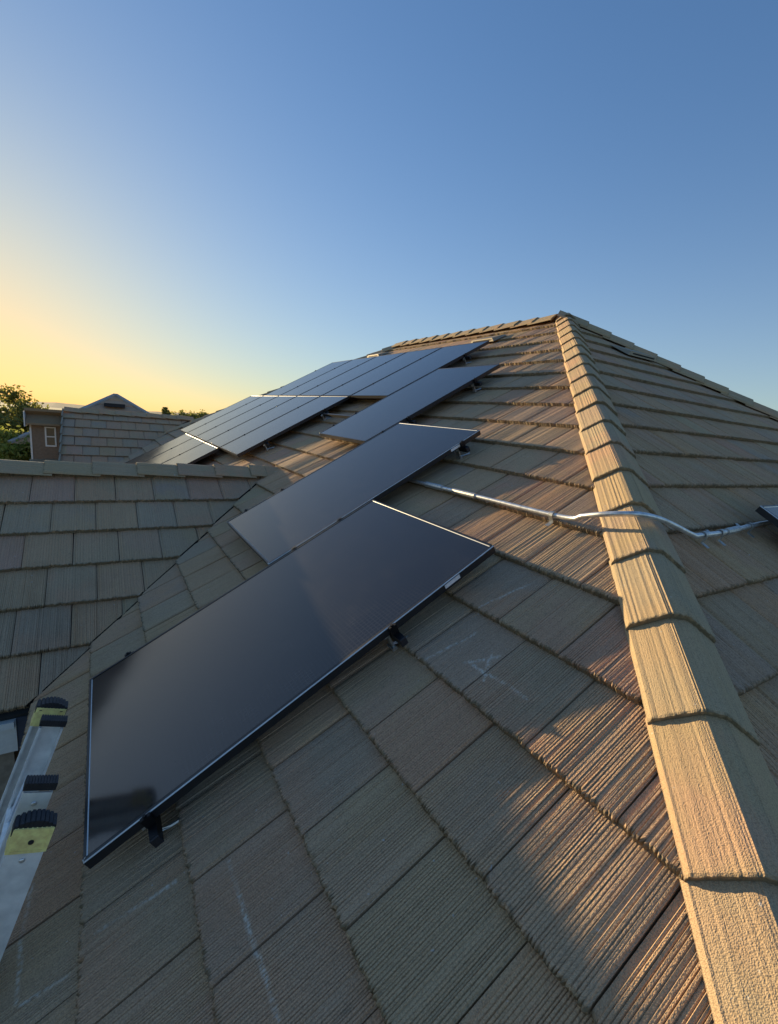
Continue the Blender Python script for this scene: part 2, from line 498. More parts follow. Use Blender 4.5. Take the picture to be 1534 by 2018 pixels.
def pl(f):  # a vertical clipping plane given as (point, inward horizontal normal)
    return f
def mkclip(px, py, nx, ny):
    l = math.hypot(nx, ny); nx /= l; ny /= l
    return (lambda c: (c.x - px) * nx + (c.y - py) * ny, (Vector((px, py, 0)), Vector((nx, ny, 0))))
def cut_bm(bm, cuts, sl, lx, ly):
    """cut in tile-local units"""
    for (p, n) in cuts:
        base = sl.world(lx, ly)
        lp = Vector(((p - base).dot(sl.x), (p - base).dot(sl.u), (p - base).dot(sl.n)))
        # plane is vertical in the world; use the true 3-D plane in local axes
        ln = Vector((n.dot(sl.x), n.dot(sl.u), n.dot(sl.n)))
        bmesh.ops.bisect_plane(bm, geom=list(bm.verts) + list(bm.edges) + list(bm.faces), plane_co=lp, plane_no=-ln, clear_outer=True)

def build_slope(sl, name, parent, n_single, deck_pts, label=None, near_lim=9.0):
    bm = bmesh.new()
    top = [bm.verts.new((a, b, -.19)) for a, b in deck_pts]
    bot = [bm.verts.new((a, b, -.34)) for a, b in deck_pts]
    bm.faces.new(top); bm.faces.new(bot[::-1])
    for i in range(len(top)):
        j = (i + 1) % len(top)
        bm.faces.new((top[i], bot[i], bot[j], top[j]))
    bmesh.ops.recalc_face_normals(bm, faces=bm.faces)
    deck = new_obj(name, bm, M['deck'], parent)
    deck.matrix_local = sl.fr
    if label: deck['label'] = label
    sl.items.sort(key=lambda a: -a[0])
    joined = bmesh.new(); tcl = joined.verts.layers.float_vector.new('tcoord'); trl = joined.verts.layers.float.new('trand')
    cnt = 0; nj = 0
    for k, (area, lx, ly, cuts, dist) in enumerate(sl.items):
        seed = int(lx * 131 + ly * 977) & 0xffff
        rr = random.Random(seed)
        tilt = Matrix.Rotation(rr.uniform(-.006, .006), 4, 'Z') @ Matrix.Rotation(rr.uniform(-.008, .008), 4, 'X')
        near = 0 < dist < near_lim
        if cnt < n_single and area > 25:
            if cuts:
                b = tile_bm(rr.randrange(99999), ribs=(31 if dist < 5.5 else 26) if near else 16, lod=0 if near else 1, amp=.0072 if dist < 5.5 else (.0055 if near else .004))
                cut_bm(b, cuts, sl, lx, ly)
                if len(b.faces) < 3: b.free(); continue
                o = new_obj('tile', b, M['tile'], deck)
            else:
                o = link_mesh('tile', rr.choice(NEAR if dist < 5.5 else (HALF if near else MID)), deck)
            o.matrix_local = Matrix.Translation((lx * U, ly * U, rr.uniform(-.004, .006) * U)) @ tilt
            cnt += 1
        else:
            b = tile_bm(rr.randrange(99999), ribs=10 if dist < 20 and area > 0 else 3, lod=1, amp=.004)
            if cuts: cut_bm(b, cuts, sl, lx, ly)
            tv = rr.random()
            t2 = b.verts.layers.float_vector['tcoord']
            vm = {}
            for v in b.verts:
                w = joined.verts.new((v.co.x + lx, v.co.y + ly, v.co.z)); w[tcl] = v[t2]; w[trl] = tv; vm[v] = w
            for f in b.faces:
                joined.faces.new([vm[v] for v in f.verts])
            b.free(); nj += 1
    if nj:
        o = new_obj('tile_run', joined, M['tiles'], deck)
        o['kind'] = 'stuff'; o['label'] = 'remaining concrete tiles of this slope'
    else: joined.free()
    return deck, cnt, nj

# ---- main house
house = empty('house')
tag(house, 'near house whose hipped grey-brown concrete tile roof carries the rows of black solar panels', 'house')

# slope A (panel side)
clipsA = [mkclip(0, 0, -1, 1), mkclip(0, RY, -1, -1)]
slA = Slope(FA, (0, 0, 0), XA, UA, NA, clipsA)
def zc(y): return ZRC - T * abs(y - YRC)
SA = 17.6827
for k in range(-2, 18):
    s = SA - k                         # slope distance of the butt edge
    o = -9.8658 if k % 2 else -10.339
    y0 = -s * CS - 1
    j0 = math.floor((y0 - o) / TW) - 1
    for j in range(j0, j0 + 60):
        yc = o + (j + .5) * TW         # joint at o + j*TW
        xc = -(s - .5) * CS
        if yc > RY + s * CS + .5: break
        # hidden inside the wing roofs?
        za = T * xc
        skip = False
        c_here = None
        if yc < YRC + .5:
            f, kp = mkclip(0, -CVAL, 1, -1)   # keep y < x - CVAL
            cor = [Vector((-(s - b) * CS, yc + a, 0)) for a in (-TW / 2, TW / 2) for b in (0, 1)]
            v = [f(c) for c in cor]
            if max(v) < 0: skip = True
            elif min(v) < .3: c_here = kp
        else:
            if za < zc(yc) - .3: skip = True
            if yc > 17 and za < T * (min(yc, YRD) + DC) - .3: skip = True
        if skip: continue
        n0 = len(slA.items)
        slA.add(-yc, -s)
        if len(slA.items) > n0 and c_here: slA.items[-1][3].append(c_here)
deckA = [(0, 0), (EAVE * CS, -EAVE), (-(RY + EAVE * CS), -EAVE), (-RY, 0)]
dA, cA, jA = build_slope(slA, 'roof_slope', house, 175, deckA, 'west slope under the solar panels')

# slope B (right, in shade)
slB = Slope(FB, (0, 0, 0), XB, UB, NB, [mkclip(0, 0, 1, -1), mkclip(0, 0, -1, -1)])
SB = 11.4678
for k in range(-8, 12):
    s = SB - k
    o = -7.02 if k % 2 else -7.45
    for j in range(-30, 40):
        x = o + (j + .5) * TW
        if abs(x) > s * CS + 1: continue
        slB.add(x, -s)
dB, cB, jB = build_slope(slB, 'roof_slope', house, 85, [(0, 0), (-EAVE * CS, -EAVE), (EAVE * CS, -EAVE)], 'shaded slope right of the hip', 11)

# wing slope C (lower left)
f, kp = mkclip(0, -CVAL + .035, -1, 1)
slC = Slope(FC, C0, XB, UB, NB, [(f, kp)])
CE = 1.0586
for k in range(-1, 6):
    ly = -k * CE
    for j in range(-22, 10):
        x = -17.3999 + (j + .5 + (.5 if k % 2 else 0)) * TW
        if x < -28: continue
        slC.add(x, ly)
        if k == -1 and slC.items and slC.items[-1][2] == ly and slC.items[-1][1] == x:
            slC.items[-1][3].append((Vector((0, YRC - .02, 0)), Vector((0, -1, 0))))
xv = CVAL + YRC
lyr = (YRC - YC) / CS
lye = -5 * CE - .02
dC, cC, jC = build_slope(slC, 'roof_slope', house, 60, [(xv, lyr), (-28, lyr), (-28, lye), (CVAL + YC + lye * CS, lye)], 'low wing slope facing the camera')
# north slopes, out of sight, plain
def plain_slope(name, pts, parent):
    bm = bmesh.new(); poly(bm, pts)
    r = bmesh.ops.extrude_face_region(bm, geom=list(bm.faces))
    for v in r['geom']:
        if isinstance(v, bmesh.types.BMVert): v.co.z -= .18
    bmesh.ops.recalc_face_normals(bm, faces=bm.faces)
    return new_obj(name, bm, M['tiles'], parent)
e = EAVE * CS
plain_slope('roof_slope', [(0, 0, -.06), (0, RY, -.06), (e, RY + e, -e * T - .06), (e, -e, -e * T - .06)], house)
plain_slope('roof_slope', [(0, RY, -.06), (-e, RY + e, -e * T - .06), (e, RY + e, -e * T - .06)], house)
plain_slope('roof_slope', [(xv - .05, YRC, ZRC - .08), (-28, YRC, ZRC - .08), (-28, YRC + 5.8, ZRC - 5.8 * T - .08), (xv - 5.8, YRC + 5.8, ZRC - 5.8 * T - .08)], house)

# ---- hip and ridge tiles
def cap_bm(length, seed, cuts=None):
    r = random.Random(seed)
    prof = [(-.42, -.20), (-.40, -.135), (-.105, .088), (-.06, .104), (.06, .104), (.105, .09), (.395, -.135), (.415, -.175)]
    th = .045
    fine = []
    for (a, b), (c, d) in zip(prof, prof[1:]):
        n = 15 if math.hypot(c - a, d - b) > .2 else 5
        for i in range(n): fine.append((a + (c - a) * i / n, b + (d - b) * i / n))
    fine.append(prof[-1])
    gz = [r.uniform(-.0075, .003) for _ in fine]
    bm = bmesh.new(); tcl = bm.verts.layers.float_vector.new('tcoord')
    rows = [(0, -1), (0, -.008), (.018, 0), (length * .5, 0), (length, 0)]   # y, dz ; 0 is the lower end
    g = []
    acc = 0
    for j, (y, dz) in enumerate(rows):
        lift = .070 * (1 - y / length) - .016
        line = []; acc = 0
        for i, (a, b) in enumerate(fine):
            if i: acc += math.hypot(a - fine[i - 1][0], b - fine[i - 1][1])
            if dz == -1: v = bm.verts.new((a * .93, y, b + lift - th * 1.5)); t = (acc, -.03, .1)
            else: v = bm.verts.new((a, y + r.uniform(-.005, .005) * (j == 1), b + lift + dz + gz[i])); t = (acc, y + .012, 0)
            v[tcl] = t; line.append(v)
        g.append(line)
    for a, b in zip(g, g[1:]):
        for i in range(len(fine) - 1): bm.faces.new((a[i], a[i + 1], b[i + 1], b[i]))
    if cuts:
        for co, no in cuts:
            bmesh.ops.bisect_plane(bm, geom=list(bm.verts) + list(bm.edges) + list(bm.faces), plane_co=co, plane_no=no, clear_outer=True)
    return bm
CAPS = []
for i in range(6):
    b = cap_bm(1.22, 900 + i); me = bpy.data.meshes.new('ridge_tile'); b.to_mesh(me); b.free()
    me.transform(Matrix.Scale(U, 4)); me.materials.append(M['cap']); CAPS.append(me)
def cap_row(start, d, name, ends, parent):
    """start point of the crest line, d = unit vector going down; ends = list of distances of the raised ends"""
    up = -d
    side = up.cross(Vector((0, 0, 1))).normalized()
    nrm = side.cross(up).normalized()
    for i, s in enumerate(ends):
        rr = random.Random(int(s * 1000) + int(start.x * 10))
        o = link_mesh(name, rr.choice(CAPS), parent)
        p = start + d * s
        o.matrix_local = frame(p + nrm * rr.uniform(-.006, .006), side, up, nrm) @ Matrix.Rotation(rr.uniform(-.012, .012), 4, 'Z')
h1 = Vector((-1, -1, -T)).normalized()
h2 = Vector((1, -1, -T)).normalized()
h3 = Vector((-1, 1, -T)).normalized()
MAXH = EAVE * CS * math.sqrt(2 + T * T) * .995
ends1 = [];
s = 13.58
while s > .6: ends1.append(s); s -= 1.045
s = 14.63
for q in (14.63, 15.73, 16.83, 17.93, 19.07): ends1.append(q)
s = 20.17
while s < MAXH: ends1.append(s); s += 1.09
cap_row(Vector((0, 0, 0)), h1, 'hip_tile', sorted(ends1), house)
cap_row(Vector((0, 0, .05)), h2, 'hip_tile', [.85 + .955 * i for i in range(0, 24)], house)
cap_row(Vector((0, RY, 0)), h3, 'hip_tile', [1.0 + 1.05 * i for i in range(0, 20)], house)
cap_row(Vector((0, 0, .06)), Vector((0, -1, 0)), 'ridge_tile', [-(.45 + 1.0 * i) for i in range(0, 12)], house)
cap_row(Vector((0, YRC, ZRC + .02)), Vector((-1, 0, 0)), 'ridge_tile', [x for x in (11.95, 13.0, 14.03, 15.07, 16.12, 17.15, 18.2, 19.25, 20.3, 21.35, 22.4, 23.45)], house)
b = cap_bm(1.22, 77); o = new_obj('ridge_tile', b, M['cap'], house)
o.matrix_local = frame(Vector((-11.45, YRC, ZRC + .01)), Vector((0, 1, 0)) * -1, Vector((1, 0, 0)), Vector((0, 0, 1))) @ Matrix.Scale(.6, 4, (0, 1, 0))
# apex cover tile
b = cap_bm(.75, 78); o = new_obj('hip_tile', b, M['cap'], house)
o.matrix_local = frame(h1 * .35 + Vector((0, 0, .05)), (-h1).cross(Vector((0, 0, 1))).normalized(), -h1, ((-h1).cross(Vector((0, 0, 1))).normalized()).cross(-h1).normalized())

# walls, fascia, soffit
GZ = -26.0
ZE = -EAVE * CS * T
def wall_box(name, x0, x1, y0, y1, z0, z1, mat, parent):
    bm = bmesh.new(); box(bm, x0, x1, y0, y1, z0, z1); return new_obj(name, bm, mat, parent)
inn = 1.4
wall_box('wall', -e + inn, e - inn, -e + inn, RY + e - inn, GZ, ZE - .1, M['stucco'], house)
bm = bmesh.new()
ye = YC + lye * CS; zel = ZC + lye * CS * T
box(bm, -28, -17.27, ye + .10, ye + .16, zel - .86, zel - .27); new_obj('fascia', bm, M['white'], house)
bm = bmesh.new(); box(bm, -28, -17.285, ye + .03, ye + .099, zel - .38, zel - .26); new_obj('fascia_trim', bm, M['white'], house)
bm = bmesh.new(); box(bm, -28, -17.30, ye + .161, ye + 1.3, zel - .84, zel - .80); new_obj('soffit', bm, M['stucco'], house)
wall_box('wall', -27, -17.25, ye + 1.3, YRC + 3.5, GZ, zel - .3, M['stucco'], house)
wall_box('wall', -27, -17.36, ye + .30, ye + 1.29, GZ, zel - .85, M['stucco'], house)
dkb = flat('dark_blue_trim', (.05, .06, .085), .6)
for (ya, yb) in ((-e + .1, ye + .35),):
    bm = bmesh.new(); box(bm, -e + .12, -e + .19, ya, yb, ZE - .62, ZE - .22); new_obj('fascia', bm, dkb, house)
bm = bmesh.new(); box(bm, -17.262, -17.12, ye + .12, ye + .29, GZ, zel - .25); new_obj('downspout', bm, dkb, house)
bm = bmesh.new(); box(bm, -e + .19, -e + inn, -e + .2, RY + e - .2, ZE - .60, ZE - .55); new_obj('soffit', bm, M['stucco'], house)

# ------------------------------------------------------------------ solar panels
HP = .38
def pv_panel(fr_ax, s0, s1, c0, c1, label, labelpos=None, group='black solar panels on the west roof slope', frame_h=.11):
    """fr_ax: ('A'|'B'); s along slope from apex, c = world coordinate along the course"""
    if fr_ax == 'A':
        o, X, Uv, N = Vector((0, 0, 0)), XA, UA, NA; cen = -(c0 + c1) / 2
    else:
        o, X, Uv, N = Vector((0, 0, 0)), XB, UB, NB; cen = (c0 + c1) / 2
    w = abs(c1 - c0); l = s1 - s0
    root = empty('solar_panel', frame(o + X * cen + Uv * (-(s0 + s1) / 2) + N * HP, X, Uv, N))
    tag(root, label, 'solar panel', group)
    fw = .042
    bm = bmesh.new()
    for (x0, x1, y0, y1) in ((-w / 2, -w / 2 + fw, -l / 2, l / 2), (w / 2 - fw, w / 2, -l / 2, l / 2),
                             (-w / 2 + fw, w / 2 - fw, -l / 2, -l / 2 + fw), (-w / 2 + fw, w / 2 - fw, l / 2 - fw, l / 2)):
        box(bm, x0, x1, y0, y1, -frame_h, 0)
    bmesh.ops.remove_doubles(bm, verts=bm.verts, dist=1e-5)
    es = [e_ for e_ in bm.edges if e_.is_manifold and abs(e_.verts[0].co.z) < 1e-4 and abs(e_.verts[1].co.z) < 1e-4 and e_.calc_face_angle(0) > 1]
    bmesh.ops.bevel(bm, geom=es, offset=.010, segments=1, affect='EDGES')
    bm.normal_update()
    fr_ = new_obj('frame', bm, M['black'], root)
    fr_.data.materials.append(M['edge'])
    for p_ in (fr_.data.polygons if s0 > 9 and c0 < 0 else ()):      # outer chamfer painted pale to mimic its sky glint
        if .3 < p_.normal.z < .95: p_.material_index = 1
    bm = bmesh.new(); tcl = bm.verts.layers.float_vector.new('tcoord')
    a, b_ = w / 2 - fw, l / 2 - fw
    vs = []
    for x, y in ((-a, -b_), (a, -b_), (a, b_), (-a, b_)):
        v = bm.verts.new((x, y, -.006)); v[tcl] = ((x + a) / (2 * a), (y + b_) / (2 * b_), 0); vs.append(v)
    bm.faces.new(vs)
    vb = [bm.verts.new((v.co.x, v.co.y, -.022)) for v in vs]
    bm.faces.new(vb[::-1])
    for i in range(4): bm.faces.new((vs[i], vb[i], vb[(i + 1) % 4], vs[(i + 1) % 4]))
    new_obj('glass', bm, M['pv'], root)
    bm = bmesh.new(); box(bm, -.25, .25, l * .33, l * .33 + .35, -.085, -.023); new_obj('junction_box', bm, M['dark'], root)
    if labelpos is not None:
        ly = (s0 + s1) / 2 - labelpos
        bm = bmesh.new(); box(bm, w / 2 + .0015, w / 2 + .005, ly - .13, ly + .13, -.078, -.022)
        new_obj('sticker', bm, M['label'], root)
    return root
cols = [1.24, 4.22, 7.16, 10.14, 13.10, 16.05, 18.85]
pv_panel('A', 12.92, 18.42, -8.77, -5.40, 'nearest and largest black solar panel, overhanging the lower left of the photo', 13.71)
pv_panel('A', 9.90, 15.25, -5.35, -2.02, 'second black solar panel from the camera, its white sticker above the metal conduit', 10.66)
pv_panel('A', 5.78, 11.06, -1.98, 1.22, 'third black solar panel from the camera, its bottom edge over a strip of sunlit tiles')
ordn = ['rightmost', 'second from right', 'third from right', 'second from left', 'leftmost']
for i in range(5):
    pv_panel('A', 3.02, 8.13, cols[i] + .03, cols[i + 1] - .03, ['top row solar panel at the right end, its corner nearest the roof peak', 'top row solar panel second from the right end', 'middle solar panel of the top row of five', 'top row solar panel second from the left end', 'top row solar panel at the far left end, against the sky'][i])
for i in range(1, 6):
    pv_panel('A', 8.19, 13.26, cols[i] + .03, cols[i + 1] - .03, ['middle row solar panel at the right end, its long edge over a dark gap', 'middle row solar panel second from the right, above a lower panel corner', 'middle solar panel of the middle row of five', 'middle row solar panel second from the left end', 'middle row solar panel at the far left end, ending on a point'][i - 1])
for i in range(2, 5):
    pv_panel('A', 13.32, 18.4, cols[i] + .03, cols[i + 1] - .03, ['bottom row solar panel at the right end, meeting the wing ridge tiles', 'middle solar panel of the lowest row of three', 'lowest row solar panel at the far left end'][i - 2])
pv_panel('B', 11.46, 16.8, -7.04, -3.7, 'solar panel corner showing at the right edge of the photo, reflecting blue sky', None, 'solar panels on the shaded slope')

# mounting rails with clamps, hooks
def rail(s, y0, y1, label, seams=(), hooks=None, ax='A', side_clamp=True):
    """rail along the course between y0 (right end) and y1"""
    if ax == 'A': X, Uv, N = XA, UA, NA; xc = -(y0 + y1) / 2
    else: X, Uv, N = XB, UB, NB; xc = (y0 + y1) / 2
    root = empty('mounting_rail', frame(X * xc + Uv * (-s) + N * .27, X, Uv, N))
    tag(root, label, 'mounting rail', 'black rails under the solar panels')
    L = abs(y1 - y0)
    bm = bmesh.new(); box(bm, -L / 2, L / 2, -.042, .042, -.11, -.002); new_obj('rail', bm, M['rail'], root)
    bm = bmesh.new()
    box(bm, L / 2, L / 2 + .02, -.046, .046, -.115, .0); bevel(bm, .008); new_obj('end_cap', bm, M['rubber'], root)
    sgn = -1 if ax == 'A' else 1
    for c in seams:
        lx = sgn * c - xc
        bm = bmesh.new(); box(bm, lx - .022, lx + .022, -.05, .05, .0, .118)
        for v in bm.verts: pass
        bmesh.ops.create_cone(bm, cap_ends=True, segments=6, radius1=.02, radius2=.02, depth=.02, matrix=Matrix.Translation((lx, 0, .127)))
        new_obj('clamp', bm, M['rail'], root)
    if hooks is None:
        n = max(2, int(L / 3.3)); hooks = [L / 2 - .28 - i * (L - .56) / (n - 1) for i in range(n)]
    for lx in hooks:
        bm = bmesh.new()
        # upright beside the rail, arm down to the tile gap
        box(bm, lx - .05, lx + .05, -.085, -.057, -.24, -.01)
        tube(bm, [(lx, -.07, -.22), (lx, .06, -.27), (lx, .22, -.30)], .018, 6)
        box(bm, lx - .07, lx + .07, -.11, -.04, -.28, -.235)
        new_obj('roof_hook', bm, M['steel_dull'], root)
        bm = bmesh.new(); bmesh.ops.create_cone(bm, cap_ends=True, segments=6, radius1=.032, radius2=.032, depth=.05, matrix=Matrix.Translation((lx, -.10, -.06)) @ Matrix.Rotation(rad(90), 4, 'X'))
        new_obj('bolt', bm, M['steel'], root)
    return root
rail(17.82, -8.97, -5.15, 'lower rail under the nearest panel, its black end poking out by the ladder', (-8.80, -5.37), None)
rail(14.72, -8.95, -1.75, 'upper rail under the nearest panel, its black end beside chalk marks', (-8.80, -5.375, -1.99), None)
rail(13.70, -5.3, -1.8, 'lower rail under the second panel from the camera', (-5.375, -1.99), (-1.1, 1.3))
rail(10.47, -5.50, 1.4, 'upper rail under the second panel, beside the white sticker', (-5.38, -2.0, 1.25), None)
rail(9.55, -2.25, 4.4, 'rail under the third panel crossing its lower half', (-2.01, 1.24, ), None)
rail(6.9, -2.2, 1.6, 'rail under the third panel near its upper end', (-2.01,), None)
rail(4.35, 1.02, 16.2, 'upper rail under the top row of five panels', cols[:6], None)
rail(6.95, 1.3, 16.2, 'lower rail under the top row of five panels', cols[1:6], None)
rail(9.4, 4.0, 19.0, 'upper rail under the middle row of five panels', [4.19] + cols[2:6], None)
rail(12.1, 4.0, 19.0, 'lower rail under the middle row of five panels', [4.19] + cols[2:6], None)
rail(14.6, 6.95, 16.2, 'upper rail under the lowest row of three panels', cols[3:5], None)
rail(17.1, 6.95, 16.2, 'lower rail under the lowest row of three panels', cols[3:5], None)
rail(12.9, -3.7, -7.25, 'rail under the panel at the right edge of the photo', (), None, 'B')

# ------------------------------------------------------------------ conduit over the hip
def PA(s, y, h): return Vector((-s * CS, y, -s * CS * T)) + NA * h
def PB(s, x, h): return Vector((x, -s * CS, -s * CS * T)) + NB * h
conduit = empty('conduit', Matrix.Identity(4))
tag(conduit, 'bent galvanised metal conduit pipe crossing the hip tiles from panel to panel', 'conduit pipe')
cpts = [PA(11.80, -4.6, .10), PA(11.78, -5.6, .11), PA(11.745, -7.35, .12), PA(11.73, -8.55, .12), PA(11.73, -8.75, .13), PA(11.70, -9.60, .335), PA(11.69, -9.95, .42)]
# over the hip: rigid bends measured in the photograph, set at their own distances
cpts = cpts[:3] + [Vector((-10.208, -8.91, -5.738)), Vector((-10.28, -9.28, -5.635)), Vector((-10.305, -9.6, -5.54)), Vector((-10.21, -9.876, -5.478)), Vector((-10.05, -9.985, -5.478)), Vector((-9.80, -10.06, -5.525)), Vector((-9.50, -10.11, -5.617))]
cpts += [PB(11.68, -9.13, .11), PB(11.70, -8.95, .11), PB(11.69, -8.2, .11), PB(11.60, -6.8, .11), PB(11.58, -5.5, .11)]
def smooth_path(p, n=6):
    out = []
    for i in range(len(p) - 1):
        a = p[max(i - 1, 0)]; b = p[i]; c = p[i + 1]; d = p[min(i + 2, len(p) - 1)]
        for k in range(n):
            t = k / n
            out.append(.5 * ((2 * b) + (c - a) * t + (2 * a - 5 * b + 4 * c - d) * t * t + (3 * b - a - 3 * c + d) * t ** 3))
    out.append(p[-1]); return out
CPATH = smooth_path(cpts)
bm = bmesh.new(); tube(bm, CPATH, .036, 12); new_obj('pipe', bm, M['steel'], conduit, True)
def coupling(i, r=.052, ln=1):
    bm = bmesh.new(); tube(bm, [CPATH[i - ln], CPATH[i], CPATH[i + ln]], r, 10); return new_obj('coupling', bm, M['steel_dull'], conduit)
coupling(7, .056); coupling(len(CPATH) - 12, .054); coupling(10, .05)
def strap(i, X, Uv, N):
    c = CPATH[i]
    bm = bmesh.new()
    mt = frame(c / 1.0, X, Uv, N); mt.translation = c
    pts = []
    for k in range(9):
        a = math.pi * k / 8
        pts.append((0, math.cos(a) * .046, math.sin(a) * .046))
    prof = [(0, .16, -.10), (0, .05, -.10)] + pts + [(0, -.05, -.10), (0, -.16, -.10)]
    for a, b in zip(prof, prof[1:]):
        vs = [Vector((x, q[1], q[2])) for q in (a, b) for x in (-.035, .035)]
        vv = [bm.verts.new(mt @ v) for v in vs]
        bm.faces.new((vv[0], vv[1], vv[3], vv[2]))
    bmesh.ops.remove_doubles(bm, verts=bm.verts, dist=1e-4)
    bmesh.ops.solidify(bm, geom=list(bm.faces), thickness=.008)
    new_obj('strap', bm, M['steel_dull'], conduit)
strap(17, XA, UA, NA)
strap(len(CPATH) - 18, XB, UB, NB); strap(len(CPATH) - 14, XB, UB, NB); strap(len(CPATH) - 9, XB, UB, NB)

# ------------------------------------------------------------------ roof vents
def roof_vent(s, c, ax, label, w=1.5, l=.9):
    X, Uv, N = (XA, UA, NA) if ax == 'A' else (XB, UB, NB)
    root = empty('roof_vent', frame(X * (-c if ax == 'A' else c) + Uv * (-s) + N * .03, X, Uv, N))
    tag(root, label, 'roof vent', 'low metal attic vents set among the tiles')
    bm = bmesh.new()
    v = [(-w / 2, -l / 2, .02), (w / 2, -l / 2, .02), (w / 2, l / 2, -.03), (-w / 2, l / 2, -.03),
         (-w * .42, -l * .42, .15), (w * .42, -l * .42, .15), (w * .40, l * .35, .03), (-w * .40, l * .35, .03)]
    vs = [bm.verts.new(p) for p in v]
    for f_ in ((4, 5, 6, 7), (0, 1, 5, 4), (1, 2, 6, 5), (2, 3, 7, 6), (3, 0, 4, 7), (3, 2, 1, 0)): bm.faces.new([vs[i] for i in f_])
    new_obj('hood', bm, M['vent'], root)
    bm = bmesh.new(); box(bm, -w * .36, w * .36, -l * .475, -l * .462, .035, .11); new_obj('louvre', bm, M['dark'], root)
roof_vent(1.55, 2.9, 'A', 'flat sunlit attic vent just above the top right solar panel')
roof_vent(1.5, 12.6, 'A', 'flat attic vent by the skyline above the middle of the top panel row')
roof_vent(2.8, 1.0, 'B', 'grey attic vent on the shaded slope near the peak', 1.9, .9)

# ------------------------------------------------------------------ ladder
ladder = empty('ladder', Matrix.Identity(4))
tag(ladder, 'aluminium folding ladder leaning on the eave, with yellow brackets and black ribbed rubber feet', 'ladder')
LD = Vector((-.36, 0, -1)).normalized()
DX = Vector((1, 0, -.36)).normalized()
def lframe(y, top):
    mm = Matrix.Identity(4)
    for i in range(3): mm[i][0] = DX[i]; mm[i][1] = (0, 1, 0)[i]; mm[i][2] = -LD[i]; mm[i][3] = top[i]
    return mm
def ladder_rail(top, th, dp, length, cap_h, cap_over, yellow, inward):
    """top: Vector of the rail's upper end centre (under the rubber); inward: sign of y towards the ladder's middle"""
    mt = lframe(top.y, top)
    bm = bmesh.new()
    y1 = 0; lowz = -length
    zt = -.02
    # open C section: web on the outside, two flanges inward
    web = .018
    s_ = inward
    oy = -s_ * th / 2
    ya, yb = sorted((oy, oy + s_ * web))
    box(bm, -dp / 2, dp / 2, ya, yb, lowz, zt, mt)
    fa, fb = sorted((oy + s_ * web, oy + s_ * th))
    box(bm, -dp / 2, -dp / 2 + .018, fa, fb, lowz, zt, mt)
    box(bm, dp / 2 - .018, dp / 2, fa, fb, lowz, zt, mt)
    new_obj('stile', bm, M['alu'], ladder)
    # rivets
    zr = -.27 if yellow else -.12
    bm = bmesh.new(); bmesh.ops.create_uvsphere(bm, u_segments=10, v_segments=6, radius=.022, matrix=mt @ Matrix.Translation((0, oy - s_ * .004, zr)) @ Matrix.Scale(.45, 4, (0, 1, 0)))
    new_obj('rivet', bm, M['steel'], ladder, True)
    if yellow:
        bm = bmesh.new()
        ya, yb = sorted((oy - s_ * .016, oy + s_ * (th + .012)))
        box(bm, -dp / 2 - .012, dp / 2 + .012, ya, yb, -.195, .03, mt)
        bevel(bm, .010)
        # raised rim on the outer and inner face
        for yy in (oy - s_ * .022, oy + s_ * (th + .018)):
            q0, q1 = sorted((yy, yy + .006))
            box(bm, -dp / 2 - .01, -dp / 2 + .018, q0, q1, -.19, .02, mt)
            box(bm, dp / 2 - .018, dp / 2 + .01, q0, q1, -.19, .02, mt)
            box(bm, -dp / 2 + .018, dp / 2 - .018, q0, q1, -.003, .02, mt)
            box(bm, -dp / 2 + .018, dp / 2 - .018, q0, q1, -.192, -.17, mt)
        br = new_obj('yellow_bracket', bm, M['yellow'], ladder)
        for yy in (oy - s_ * .018, oy + s_ * (th + .014)):
            bm = bmesh.new(); bmesh.ops.create_cone(bm, cap_ends=True, segments=12, radius1=.02, radius2=.02, depth=.008, matrix=mt @ Matrix.Translation((.01, yy, -.10)) @ Matrix.Rotation(rad(90), 4, 'X'))
            new_obj('rivet', bm, M['dark'], br)
    # rubber foot with ribs, slightly arched
    bm = bmesh.new()
    n = 9 if yellow else 11
    w = dp + cap_over * 2
    for i in range(n):
        x = -w / 2 + w * (i + .5) / n
        k = (x / (w / 2)) ** 2
        arch = -.055 * k if yellow else 0
        dn = -.05 * k if yellow else 0
        box(bm, x - w / n * .36, x + w / n * .36, -th / 2 - cap_over * .9, th / 2 + cap_over * .9, .012 + dn + arch * .2, cap_h + arch, mt)
        box(bm, x - w / n * .505, x + w / n * .505, -th / 2 - cap_over * .7, th / 2 + cap_over * .7, .005 + dn + arch * .2, cap_h - .008 + arch, mt)
    new_obj('rubber_foot', bm, M['rubber'], ladder)
TN = Vector((-16.43, -9.08, -8.03)); TF = Vector((-16.43, -7.46, -7.98))
ladder_rail(TN, .10, .255, 18.5, .085, .015, True, 1)
ladder_rail(TF, .10, .255, 18.5, .085, .015, True, -1)
TNi = Vector((-16.42, -8.79, -7.92)); TFi = Vector((-16.41, -7.72, -8.03))
ladder_rail(TNi, .085, .21, 12, .075, .012, False, 1)
ladder_rail(TFi, .085, .21, 12, .075, .012, False, -1)
